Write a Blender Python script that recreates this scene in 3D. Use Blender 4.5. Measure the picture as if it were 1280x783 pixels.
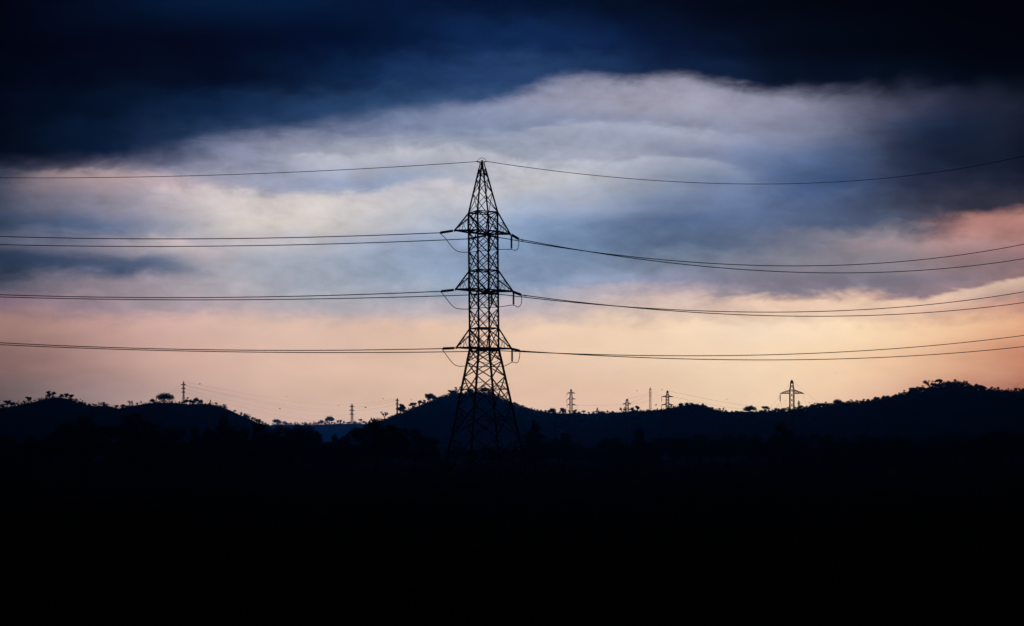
import bpy, math, random
from mathutils import Vector, noise as mn
random.seed(7)
for o in list(bpy.data.objects): bpy.data.objects.remove(o)
C = bpy.context.scene.collection
SC = bpy.context.scene

# ------------------------------------------------------------------ camera
F = 1920.0; HZ = 565.0; CAMZ = 5.0          # focal length and horizon row in photo pixels
cd = bpy.data.cameras.new('camera'); cam = bpy.data.objects.new('camera', cd); C.objects.link(cam)
cam.location = (0, 0, CAMZ); cam.rotation_euler = (math.radians(90), 0, 0)
cd.lens = 54.0; cd.sensor_width = 36.0; cd.shift_y = (HZ-391.5)/1280.0
cd.clip_start = 0.2; cd.clip_end = 30000
SC.camera = cam
SC.view_settings.view_transform = 'Standard'
SC.view_settings.look = 'None'
SC.view_settings.exposure = 0.0
SC.view_settings.gamma = 1.0
SC.render.engine = 'CYCLES'
SC.cycles.max_bounces = 4
SC.cycles.volume_bounces = 0
SC.cycles.transparent_max_bounces = 8
SC.cycles.use_denoising = True
SC.cycles.denoising_prefilter = 'ACCURATE'

def at(px, py, D):
    return Vector(((px-640)/F*D, D, CAMZ+(HZ-py)/F*D))

def lin(c):
    def f(v):
        v = max(0, v)/255.0
        return v/12.92 if v <= .04045 else ((v+.055)/1.055)**2.4
    return (f(c[0]), f(c[1]), f(c[2]), 1.0)

HAZE_D = .00008
# ------------------------------------------------------------------ sun: low, behind the clouds, ahead and to the right
SUN_EL, SUN_AZ = math.radians(4.0), math.radians(1.0)
sd = bpy.data.lights.new('sun', 'SUN'); sun = bpy.data.objects.new('sun', sd); C.objects.link(sun)
sd.energy = 0.04; sd.angle = math.radians(12); sd.color = (1.0, .86, .74)
dirv = Vector((math.sin(SUN_AZ)*math.cos(SUN_EL), math.cos(SUN_AZ)*math.cos(SUN_EL), math.sin(SUN_EL)))
sun.rotation_euler = dirv.to_track_quat('Z', 'Y').to_euler(); sun.location = dirv*400

# ------------------------------------------------------------------ world: dusk sky under a storm deck
W = bpy.data.worlds.new('World'); SC.world = W; W.use_nodes = True
NT = W.node_tree; NT.nodes.clear()
def N(t, **k):
    n = NT.nodes.new(t)
    for a, b in k.items(): setattr(n, a, b)
    return n
def L(a, b): NT.links.new(a, b)
def put(sock, v):
    if hasattr(v, 'is_output'): L(v, sock)
    else: sock.default_value = v
def M(op, a, b=0.0, c=0.0, clamp=False):
    n = N('ShaderNodeMath', operation=op); n.use_clamp = clamp
    put(n.inputs[0], a); put(n.inputs[1], b)
    if op in ('MULTIPLY_ADD',): put(n.inputs[2], c)
    return n.outputs[0]
def SM(v, a, b):                                  # smooth 0..1 of v between a and b
    n = N('ShaderNodeMapRange', interpolation_type='SMOOTHSTEP'); n.clamp = True
    put(n.inputs['Value'], v); n.inputs['From Min'].default_value = a; n.inputs['From Max'].default_value = b
    return n.outputs['Result']
def MIX(f, a, b, bt='MIX'):
    n = N('ShaderNodeMix', data_type='RGBA', blend_type=bt); n.clamp_factor = True
    put(n.inputs[0], f); put(n.inputs[6], a); put(n.inputs[7], b)
    return n.outputs[2]
def RAMP(v, stops, interp='B_SPLINE'):
    n = N('ShaderNodeValToRGB'); cr = n.color_ramp; cr.interpolation = interp
    while len(cr.elements) > 1: cr.elements.remove(cr.elements[-1])
    cr.elements[0].position = stops[0][0]; cr.elements[0].color = stops[0][1]
    for p, c in stops[1:]:
        e = cr.elements.new(p); e.color = c
    put(n.inputs[0], v); return n.outputs['Color']

tc = N('ShaderNodeTexCoord'); sx = N('ShaderNodeSeparateXYZ'); L(tc.outputs['Generated'], sx.inputs[0])
yy = M('MAXIMUM', sx.outputs[1], .08)
U = M('DIVIDE', sx.outputs[0], yy); V = M('DIVIDE', sx.outputs[2], yy)
def NOISE(su, sv, off, detail=6.0, rough=.55, dist=0.0):
    cx = N('ShaderNodeCombineXYZ')
    L(M('MULTIPLY', U, su), cx.inputs[0]); L(M('MULTIPLY', V, sv), cx.inputs[1]); cx.inputs[2].default_value = off
    n = N('ShaderNodeTexNoise'); n.noise_dimensions = '3D'
    L(cx.outputs[0], n.inputs['Vector']); n.inputs['Scale'].default_value = 1.0
    n.inputs['Detail'].default_value = detail; n.inputs['Roughness'].default_value = rough; n.inputs['Distortion'].default_value = dist
    return M('SUBTRACT', n.outputs['Fac'], .5)
n1 = NOISE(9, 30, 1.3, 7, .6); n2 = NOISE(9, 26, 7.7, 7, .6); n3 = NOISE(30, 66, 3.1, 8, .58, .5); n4 = NOISE(5, 44, 11.9, 5, .5); n5 = NOISE(66, 105, 5.5, 6, .55, .3)
X0 = M('MULTIPLY_ADD', U, F, 640.0); Y0 = M('MULTIPLY_ADD', V, -F, HZ)
XW = M('ADD', X0, M('MULTIPLY', n1, 130.0))
YW = M('ADD', Y0, M('ADD', M('MULTIPLY', n2, 46.0), M('ADD', M('MULTIPLY', n3, 24.0), M('MULTIPLY', n5, 9.0))))
XN = M('DIVIDE', M('ADD', XW, 320.0), 1920.0, clamp=True)           # 0..1 over -320..1600
XS = [0, 160, 320, 480, 640, 800, 960, 1120, 1280]
def xn(x): return (x+320.0)/1920.0
def grid(rows, Y):
    cur = None; prev = None
    for y, cols in rows:
        st = [(xn(x), lin(c)) for x, c in zip(XS, cols)]
        c = RAMP(XN, st, 'CARDINAL')
        cur = c if cur is None else MIX(SM(Y, prev, y), cur, c)
        prev = y
    return cur
STORM = [
 (-140, [(0,1,7),(1,3,16),(2,5,22),(2,6,26),(2,6,26),(1,4,18),(0,2,9),(0,1,5),(0,0,3)]),
 (0,   [(1,2,13),(3,18,48),(4,27,66),(4,22,58),(4,20,55),(2,10,32),(1,3,12),(0,1,6),(0,0,4)]),
 (55,  [(0,1,12),(2,5,25),(2,8,34),(3,20,56),(14,40,88),(8,24,62),(3,10,30),(0,3,12),(0,0,5)]),
 (95,  [(0,3,16),(3,10,32),(4,16,44),(18,44,90),(36,64,116),(22,44,86),(8,20,46),(2,9,24),(0,2,10)]),
 (135, [(1,5,20),(7,24,54),(22,46,88),(44,72,120),(60,86,136),(60,78,118),(34,44,76),(24,32,54),(10,14,28)]),
 (180, [(2,8,24),(18,36,70),(44,68,110),(72,94,138),(80,104,150),(90,104,140),(50,60,90),(30,38,62),(14,20,38)]),
]
BELOW = [
 (85,  [(10,14,36),(30,44,82),(80,92,132),(98,112,155),(112,124,164),(150,150,176),(138,138,164),(62,64,92),(22,26,48)]),
 (125, [(20,28,54),(50,62,100),(100,108,146),(116,128,168),(150,156,188),(170,168,190),(156,156,182),(92,94,126),(30,36,58)]),
 (160, [(30,40,66),(70,80,116),(134,136,162),(124,136,172),(140,154,188),(146,158,190),(142,148,178),(70,82,116),(24,32,54)]),
 (195, [(48,58,86),(104,106,138),(142,148,178),(170,176,192),(168,176,196),(162,168,190),(106,126,168),(58,72,106),(14,24,44)]),
 (225, [(76,80,104),(150,138,150),(158,162,184),(152,164,190),(190,190,196),(166,174,194),(92,116,162),(58,72,108),(32,38,62)]),
 (255, [(74,82,106),(156,150,164),(206,196,194),(196,196,200),(164,176,198),(134,152,186),(96,118,162),(62,72,100),(52,50,66)]),
 (280, [(52,72,102),(124,132,156),(210,200,194),(190,190,196),(144,164,194),(98,122,162),(92,112,152),(78,86,112),(96,80,92)]),
 (305, [(82,90,116),(146,144,162),(190,184,188),(158,168,190),(132,154,186),(100,124,160),(106,116,142),(156,142,150),(166,124,126)]),
 (330, [(42,58,84),(100,112,138),(160,164,176),(150,164,186),(132,152,182),(120,138,166),(130,132,148),(150,138,146),(150,118,122)]),
 (352, [(84,84,100),(150,138,148),(164,164,174),(152,164,182),(138,156,182),(138,146,170),(128,124,138),(132,122,132),(150,118,118)]),
 (365, [(108,94,108),(156,140,148),(170,168,174),(164,166,178),(160,166,180),(172,160,168),(138,130,142),(136,122,132),(160,124,122)]),
 (378, [(128,104,116),(160,142,150),(178,166,172),(180,172,178),(182,172,178),(202,180,172),(216,184,166),(208,170,152),(196,144,126)]),
 (410, [(148,116,110),(190,154,148),(208,178,166),(222,190,172),(230,200,178),(240,212,184),(248,224,196),(246,214,178),(224,172,136)]),
 (450, [(126,98,95),(180,146,138),(206,174,158),(220,188,168),(228,196,172),(236,208,180),(244,216,184),(236,196,162),(198,136,108)]),
 (500, [(96,82,80),(158,134,130),(194,164,150),(214,182,160),(222,188,164),(226,192,166),(234,206,174),(218,174,148),(156,94,80)]),
 (560, [(104,86,86),(150,128,124),(188,160,148),(210,180,160),(218,186,164),(222,190,166),(228,200,170),(212,168,144),(146,88,76)]),
]
def grade(rows):                                  # the cumulus is greyer and a little darker than first estimated
    out = []
    for y, cs in rows:
        row = []
        for i, cc in enumerate(cs):
            k = .92 if y < 350 else 1.0; q = .12 if y < 350 else 0.0
            if 1 <= i <= 4 and 200 < y < 350: k, q = .99, .05
            if i >= 7 and y < 240: k = .80
            if i <= 2 and y > 400: k = 1.05
            if y > 400: cc = (cc[0], cc[1]*.985, cc[2]*.965)
            row.append(tuple((c*(1-q)+(sum(cc)/3)*q)*k for c in cc))
        out.append((y, row))
    return out
BELOW = grade(BELOW)
STORM = [(y, [(r, g*.98, b*.90) for r, g, b in cs]) for y, cs in STORM]
CA = grid(STORM, YW); CB = grid(BELOW, YW)
def curve(pts):                                   # an edge height (photo rows) along the azimuth
    n = N('ShaderNodeFloatCurve'); cu = n.mapping.curves[0]
    ps = [(xn(x), y/783.0) for x, y in pts]
    cu.points[0].location = ps[0]; cu.points[1].location = ps[-1]
    for p in ps[1:-1]: cu.points.new(*p)
    n.mapping.update(); L(M('DIVIDE', M('ADD', M('MULTIPLY_ADD', n1, 50.0, X0), 320.0), 1920.0, clamp=True), n.inputs['Value'])
    return M('MULTIPLY', n.outputs[0], 783.0)
YE = M('ADD', Y0, M('ADD', M('MULTIPLY', n2, 22.0), M('ADD', M('MULTIPLY', n3, 20.0), M('MULTIPLY', n5, 5.0))))
# lower edge of the dark deck
edge = curve([(-320,232),(0,211),(90,209),(170,199),(250,186),(320,172),(400,162),(470,147),(560,134),(635,124),(672,106),(720,96),(770,101),(850,92),(900,103),(960,114),(1040,121),(1130,121),(1200,117),(1280,116),(1600,112)])
d = M('SUBTRACT', YE, edge)
soft = M('ADD', 12.0, M('ADD', M('MULTIPLY', M('SUBTRACT', 1.0, SM(X0, 380.0, 690.0)), 9.0), M('MULTIPLY', SM(X0, 900.0, 1180.0), 20.0)))
soft = M('MULTIPLY', soft, M('MULTIPLY_ADD', NOISE(11, 5, 21.0, 2), 2.2, 1.0))
dn = M('DIVIDE', d, M('MAXIMUM', soft, 6.0)); mask = SM(dn, -1.0, 1.0)
col = MIX(mask, CA, CB)
# bright ledges of the cumulus layers (crisp top, fading down) and dark undersides
def ledge(pts, x0, x1, up, down, amp, color):
    e = curve(pts); q = M('SUBTRACT', YE, e)
    f = M('MULTIPLY', SM(q, -up, up), M('SUBTRACT', 1.0, SM(q, up, down)))
    f = M('MULTIPLY', f, M('MULTIPLY', SM(XW, x0, x0+110), M('SUBTRACT', 1.0, SM(XW, x1-110, x1))))
    return M('MULTIPLY', f, amp), color
for pts, x0, x1, up, down, amp, color in [
    ([(-320,186),(320,192),(440,196),(520,186),(600,190),(700,214),(1600,220)], 300, 760, 5, 34, .42, (206,204,212)),
    ([(-320,230),(230,232),(300,238),(380,242),(470,236),(540,222),(600,232),(1600,240)], 160, 660, 6, 46, .4, (226,212,206)),
    ([(-320,160),(640,164),(740,152),(860,156),(940,166),(1600,170)], 600, 960, 5, 34, .45, (190,192,208)),
    ([(-320,200),(660,204),(760,202),(880,196),(940,214),(1600,220)], 620, 960, 4, 26, .32, (196,200,212)),
    ([(-320,214),(60,216),(160,216),(240,222),(1600,230)], -20, 330, 5, 34, .42, (200,172,170)),
    ([(-320,288),(180,290),(215,300),(250,312),(1600,318)], 130, 330, 4, 34, .42, (214,192,186)),
    ([(-320,250),(690,244),(760,240),(840,246),(1600,250)], 620, 820, 5, 26, .25, (190,192,202)),
    ([(-320,292),(1100,290),(1180,274),(1220,266),(1280,264),(1600,260)], 1120, 1520, 9, 66, .66, (216,152,138)),
    ([(-320,305),(960,308),(1080,302),(1170,300),(1600,300)], 1000, 1330, 4, 20, .3, (180,148,148)),
    ([(-320,300),(100,300),(200,298),(260,304),(1600,300)], 60, 300, 5, 34, .26, (204,182,178)),
    ([(-320,384),(880,376),(980,376),(1120,374),(1200,364),(1250,350),(1600,334)], 860, 1560, 3, 30, .55, (248,214,184)),
    ([(-320,342),(880,342),(960,344),(1060,346),(1180,344),(1240,338),(1600,330)], 850, 1270, 5, 26, .5, (116,110,124)),
    ([(-320,316),(0,316),(100,318),(200,324),(1600,330)], -300, 260, 7, 24, .4, (42,58,86)),
]:
    f, cc = ledge(pts, x0, x1, up, down, amp, color)
    col = MIX(f, col, lin(cc))
# fine cloud texture: streaks and mottling, weaker in the clear band above the horizon
amp = M('MULTIPLY_ADD', SM(Y0, 360.0, 430.0), -.72, 1.0)
n6 = NOISE(15, 30, 17.0, 4, .5, .8)
tex = M('ADD', M('MULTIPLY', M('ADD', n3, M('MULTIPLY', n6, .55)), .62), M('ADD', M('MULTIPLY', n4, .24), M('MULTIPLY', n5, .30)))
tex = M('MULTIPLY_ADD', M('MULTIPLY', tex, amp), 1.0, 1.0)
vm = N('ShaderNodeVectorMath', operation='SCALE'); L(col, vm.inputs[0]); L(tex, vm.inputs['Scale'])
# away from the bright western gap the whole sky is the same dark deck
dark = lin((1, 3, 12))
side = M('MULTIPLY', SM(sx.outputs[1], .55, .9), 1.0)
high = M('SUBTRACT', 1.0, SM(sx.outputs[2], .28, .5))
# the low sky is seen through kilometres of haze, so the air's loss is made good here
od = M('MULTIPLY', M('MINIMUM', 7300.0, M('DIVIDE', 135.0, M('MAXIMUM', V, .001))), HAZE_D)
boost = M('EXPONENT', od)
vm2 = N('ShaderNodeVectorMath', operation='SCALE'); L(vm.outputs[0], vm2.inputs[0]); L(boost, vm2.inputs['Scale'])
skyc = MIX(M('MULTIPLY', side, high), dark, vm2.outputs[0])
nis = N('ShaderNodeTexSky', sky_type='NISHITA'); nis.sun_disc = False
nis.sun_elevation = SUN_EL; nis.sun_rotation = SUN_AZ
b1 = N('ShaderNodeBackground'); L(nis.outputs[0], b1.inputs[0]); b1.inputs[1].default_value = .00008   # clear sky, nearly shut out by cloud
b2 = N('ShaderNodeBackground'); L(skyc, b2.inputs[0]); b2.inputs[1].default_value = 1.0
ad = N('ShaderNodeAddShader'); L(b1.outputs[0], ad.inputs[0]); L(b2.outputs[0], ad.inputs[1])
wo = N('ShaderNodeOutputWorld'); L(ad.outputs[0], wo.inputs['Surface'])
W.cycles.sampling_method = 'MANUAL'; W.cycles.sample_map_resolution = 1024

# ------------------------------------------------------------------ materials
def mat(name, c1, c2=None, scale=3.0, rough=.9, metal=0.0, bump=0.0, c3=None):
    m = bpy.data.materials.new(name); m.use_nodes = True; t = m.node_tree; b = t.nodes['Principled BSDF']
    b.inputs['Roughness'].default_value = rough; b.inputs['Metallic'].default_value = metal
    b.inputs['Specular IOR Level'].default_value = .15 if rough < .75 else 0.0
    g = t.nodes.new('ShaderNodeTexCoord'); n = t.nodes.new('ShaderNodeTexNoise'); n.inputs['Scale'].default_value = scale; n.inputs['Detail'].default_value = 6
    t.links.new(g.outputs['Object'], n.inputs['Vector'])
    r = t.nodes.new('ShaderNodeValToRGB'); r.color_ramp.elements[0].position = .35; r.color_ramp.elements[1].position = .68
    r.color_ramp.elements[0].color = (*c1, 1); r.color_ramp.elements[1].color = (*(c2 or c1), 1)
    t.links.new(n.outputs['Fac'], r.inputs[0]); t.links.new(r.outputs[0], b.inputs['Base Color'])
    if bump:
        bp = t.nodes.new('ShaderNodeBump'); bp.inputs['Strength'].default_value = bump
        t.links.new(n.outputs['Fac'], bp.inputs['Height']); t.links.new(bp.outputs[0], b.inputs['Normal'])
    return m
STEEL = mat('galvanised_steel', (.16,.165,.17), (.24,.245,.25), 2.0, .55, .6)
WIRE = mat('aluminium_cable', (.05,.05,.052), (.08,.08,.083), .5, .95, 0)
GLASS = mat('insulator_glaze', (.035,.02,.014), (.06,.035,.025), 6, .35)
LEAF = [mat('leaves_'+n, a, b, 1.4, .8) for n, a, b in (('dark', (.028,.05,.018), (.05,.085,.03)), ('olive', (.045,.06,.02), (.08,.095,.035)), ('dry', (.07,.065,.03), (.11,.10,.05)))]
BARK = mat('bark', (.05,.038,.028), (.09,.07,.05), 6, .95, 0, .4)
SOIL = mat('field_soil', (.05,.042,.026), (.075,.07,.035), .08, 1.0, 0, .3)
HILLM = mat('hill_grass', (.045,.055,.022), (.085,.085,.04), .012, 1.0, 0, .5)
GRASSM = mat('grass_blades', (.05,.065,.025), (.09,.1,.04), .6, .8)
DUST = mat('pale_dust', (.22,.16,.11), (.30,.23,.16), 1.2, .95)
CONC = mat('concrete', (.25,.24,.22), (.34,.33,.31), 3, .9)
FEATH = mat('feathers', (.03,.028,.026), (.05,.045,.04), 20, .8)

# ------------------------------------------------------------------ mesh helpers
class MB:
    def __init__(s): s.v = []; s.f = []
    def bar(s, a, b, w, w2=None):
        a = Vector(a); b = Vector(b); d = b-a
        if d.length < 1e-6: return s
        d.normalize(); up = Vector((0,0,1)) if abs(d.z) < .9 else Vector((1,0,0))
        x = d.cross(up).normalized(); y = d.cross(x)
        w2 = w if w2 is None else w2; i = len(s.v)
        for p, r in ((a, w/2), (b, w2/2)):
            for sx_, sy_ in ((-1,-1),(1,-1),(1,1),(-1,1)): s.v.append(p+x*sx_*r+y*sy_*r)
        for k in range(4): s.f.append((i+k, i+(k+1) % 4, i+4+(k+1) % 4, i+4+k))
        s.f.append((i+3, i+2, i+1, i)); s.f.append((i+4, i+5, i+6, i+7)); return s
    def angle(s, a, b, w, t):                     # an L-section steel angle
        a = Vector(a); b = Vector(b); d = (b-a).normalized(); up = Vector((0,0,1)) if abs(d.z) < .9 else Vector((1,0,0))
        x = d.cross(up).normalized(); y = d.cross(x)
        prof = [(0,0),(w,0),(w,t),(t,t),(t,w),(0,w)]; i = len(s.v)
        for p in (a, b):
            for u, v in prof: s.v.append(p+x*(u-w/2)+y*(v-w/2))
        for k in range(6): s.f.append((i+k, i+(k+1) % 6, i+6+(k+1) % 6, i+6+k))
        s.f.append((i+5,i+4,i+3,i+2,i+1,i)); s.f.append(tuple(range(i+6, i+12))); return s
    def tube(s, pts, r, n=6):
        i = len(s.v); P = [Vector(p) for p in pts]; rs = r if isinstance(r, (list, tuple)) else [r]*len(P)
        for k, p in enumerate(P):
            d = (P[min(k+1, len(P)-1)]-P[max(k-1, 0)]).normalized()
            up = Vector((0,0,1)) if abs(d.z) < .95 else Vector((1,0,0))
            x = d.cross(up).normalized(); y = d.cross(x)
            for j in range(n):
                a = 2*math.pi*j/n; s.v.append(p+x*math.cos(a)*rs[k]+y*math.sin(a)*rs[k])
        for k in range(len(P)-1):
            for j in range(n):
                s.f.append((i+k*n+j, i+k*n+(j+1) % n, i+(k+1)*n+(j+1) % n, i+(k+1)*n+j))
        s.f.append(tuple(i+j for j in range(n-1, -1, -1))); s.f.append(tuple(i+(len(P)-1)*n+j for j in range(n))); return s
    def leaf(s, c, size, rng):
        a = Vector((rng.gauss(0,1), rng.gauss(0,1), rng.gauss(0,1))).normalized()
        b = a.cross(Vector((rng.gauss(0,1), rng.gauss(0,1), rng.gauss(0,1)))).normalized()
        i = len(s.v); w = size*rng.uniform(.5, 1.2); h = w*rng.uniform(.45, .8)
        s.v += [c-a*w*.5, c+b*h*.5, c+a*w*.5, c-b*h*.5]; s.f.append((i, i+1, i+2, i+3)); return s
    def mesh(s, name, m):
        me = bpy.data.meshes.new(name); me.from_pydata([tuple(p) for p in s.v], [], s.f); me.materials.append(m); me.update(); return me
    def build(s, name, m, parent=None, smooth=False, at0=None):
        if at0 is not None: s.v = [Vector(p)-Vector(at0) for p in s.v]
        me = s.mesh(name, m)
        if smooth: me.polygons.foreach_set('use_smooth', [True]*len(me.polygons))
        o = bpy.data.objects.new(name, me); C.objects.link(o)
        if parent is not None: o.parent = parent
        elif at0 is not None: o.location = at0
        return o
def tag(o, label=None, cat=None, group=None, kind=None):
    if label: o['label'] = label
    if cat: o['category'] = cat
    if group: o['group'] = group
    if kind: o['kind'] = kind
    return o
def empty(name, loc, label, cat, group=None):
    o = bpy.data.objects.new(name, None); o.empty_display_size = .5; C.objects.link(o); o.location = loc
    return tag(o, label, cat, group)
def interp(pts, x):
    if x <= pts[0][0]: return pts[0][1]
    for (a, b), (c, d_) in zip(pts, pts[1:]):
        if x <= c:
            t = (x-a)/(c-a); return b+(d_-b)*t
    return pts[-1][1]

# ------------------------------------------------------------------ ground
def gz(x, y):
    r = math.hypot(x, y)
    t = max(0, 1-r/24.0); z = 3.35*t*t*(3-2*t)
    z += (.25*mn.noise(Vector((x*.02, y*.02, 0)))+.05*mn.noise(Vector((x*.3, y*.3, 4))))*min(1, r/40)
    return z
def ground():
    ts = []
    n = 150
    for i in range(-n, n+1):
        t = i/n; ts.append(math.copysign(7200*(abs(t)**3.2), t))
    v = [(x, y, gz(x, y) if math.hypot(x, y) < 900 else 0) for y in ts for x in ts]
    k = len(ts); f = [(j*k+i, j*k+i+1, (j+1)*k+i+1, (j+1)*k+i) for j in range(k-1) for i in range(k-1)]
    me = bpy.data.meshes.new('ground'); me.from_pydata(v, [], f); me.materials.append(SOIL)
    me.polygons.foreach_set('use_smooth', [True]*len(f))
    o = bpy.data.objects.new('ground', me); C.objects.link(o); tag(o, kind='structure')
ground()
def ribbon(name, pts, w, m):
    P = []
    for (a, b) in zip(pts, pts[1:]):
        k = max(2, int(math.dist(a, b)/1.5))
        P += [(a[0]+(b[0]-a[0])*i/k, a[1]+(b[1]-a[1])*i/k) for i in range(k)]
    P.append(pts[-1]); v = []; f = []
    for i, p in enumerate(P):
        q = P[min(i+1, len(P)-1)]; r = P[max(i-1, 0)]; dx, dy = q[0]-r[0], q[1]-r[1]; l = math.hypot(dx, dy)
        ww = w*(.75+.5*abs(mn.noise(Vector((p[0]*.5, p[1]*.5, 9)))))
        for s in (-1, 0, 1):
            x, y = p[0]-dy/l*s*ww/2, p[1]+dx/l*s*ww/2; v.append((x, y, gz(x, y)+.03+(.03 if s == 0 else 0)))
    for i in range(len(P)-1):
        for s in (0, 1): f.append((i*3+s, i*3+s+1, i*3+s+4, i*3+s+3))
    me = bpy.data.meshes.new(name); me.from_pydata(v, [], f); me.materials.append(m)
    o = bpy.data.objects.new(name, me); C.objects.link(o); tag(o, kind='structure')
ribbon('dirt_path', [(-26, 50.5), (-11.5, 54.6), (-6, 55.6), (0, 56.6), (6, 57.6), (20, 58)], .45, DUST)

# ------------------------------------------------------------------ hills
HILLS = {
 'left':  (1500, 360, [(-900,540),(-400,520),(-100,513),(0,511),(25,507),(50,501),(68,497),(85,499),(105,506.5),(120,508),(135,508),(148,511),(165,507.8),(185,504.5),(215,504),(235,505.8),(255,505),(270,507),(285,512),(300,519),(315,525.5),(330,533),(350,546),(372,560),(400,580)]),
 'far':   (5600, 1100, [(-2600,545),(-900,520),(-200,530),(260,545),(320,533),(350,531),(380,531.5),(405,531),(425,530),(445,530.5),(480,530),(520,526),(600,520),(650,516),(700,517),(745,518),(790,515),(830,514),(880,516),(930,515),(1000,516),(1300,520),(1800,515),(3600,545)]),
 'central':(1900, 400, [(425,575),(440,548),(455,537),(470,530),(485,524.5),(500,519),(520,511.5),(540,503),(555,497.5),(570,494),(590,493),(612,493.5),(625,498),(640,507),(655,511.5),(670,515.5),(690,519),(720,521),(740,520.5),(770,519),(800,520),(850,530),(900,560)]),
 'right': (1600, 370, [(700,560),(730,532),(760,522),(780,519),(820,516),(845,511.5),(860,508.5),(880,509.5),(895,516),(905,518.5),(930,517.5),(955,516.5),(975,515.5),(1000,514),(1020,511),(1050,507.5),(1085,506.5),(1110,500.5),(1130,495.5),(1150,490.5),(1175,485.5),(1200,485),(1220,488),(1235,490),(1250,491),(1280,491.5),(1400,498),(1700,510),(2300,530)]),
}
def hill_z(name, x, y):
    D, Wd, prof = HILLS[name]
    px = 640+x/y*F; top = CAMZ+(HZ-interp(prof, px))/F*D
    v = (y-D)/Wd
    s = max(0.0, math.cos(min(1, abs(v))*math.pi/2))**2.4
    nz = mn.fractal(Vector((x*.005, y*.005, D*.01)), .8, 2.1, 6)*11*min(1, v*v*7)*s
    return -3+(top+3)*s+nz
def hill(name):
    D, Wd, prof = HILLS[name]
    x0, x1 = prof[0][0], prof[-1][0]; st = 4 if D < 3000 else 12
    nx = int((x1-x0)/st); nv = 44; v = []; f = []
    for j in range(nv+1):
        y = D+(-1+2*j/nv)*Wd
        for i in range(nx+1):
            x = (x0+i*st-640)/F*y; v.append((x, y, hill_z(name, x, y)))
    for j in range(nv):
        for i in range(nx): a = j*(nx+1)+i; f.append((a, a+1, a+nx+2, a+nx+1))
    me = bpy.data.meshes.new('hill'); me.from_pydata(v, [], f); me.materials.append(HILLM)
    me.polygons.foreach_set('use_smooth', [True]*len(f))
    o = bpy.data.objects.new('hill', me); C.objects.link(o); tag(o, kind='structure')
for h in HILLS: hill(h)
def crest(name, px): D, _, pr = HILLS[name]; return interp(pr, px)

# low scrub on the slopes: nobody could count it
def scrub(name, count, seed, D, Wd, x0, x1):
    rng = random.Random(seed); mb = MB()
    for _ in range(count):
        px = rng.uniform(x0, x1); y = D-rng.random()**2*Wd*.7+rng.uniform(-8, 8)
        x = (px-640)/F*y; z = hill_z(name, x, y); r = rng.uniform(.7, 2.4)*(1 if D < 3000 else 1.9)
        for k in range(9): mb.leaf(Vector((x+rng.gauss(0, r), y+rng.gauss(0, r), z+abs(rng.gauss(0, r*.6)))), r*1.1, rng)
    tag(mb.build('scrub', LEAF[1]), kind='stuff')
scrub('left', 450, 1, 1500, 360, -60, 345); scrub('central', 3000, 2, 1900, 400, 455, 800)
scrub('right', 3600, 3, 1600, 370, 760, 1400); scrub('far', 1500, 4, 5600, 1100, 250, 900)

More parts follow.
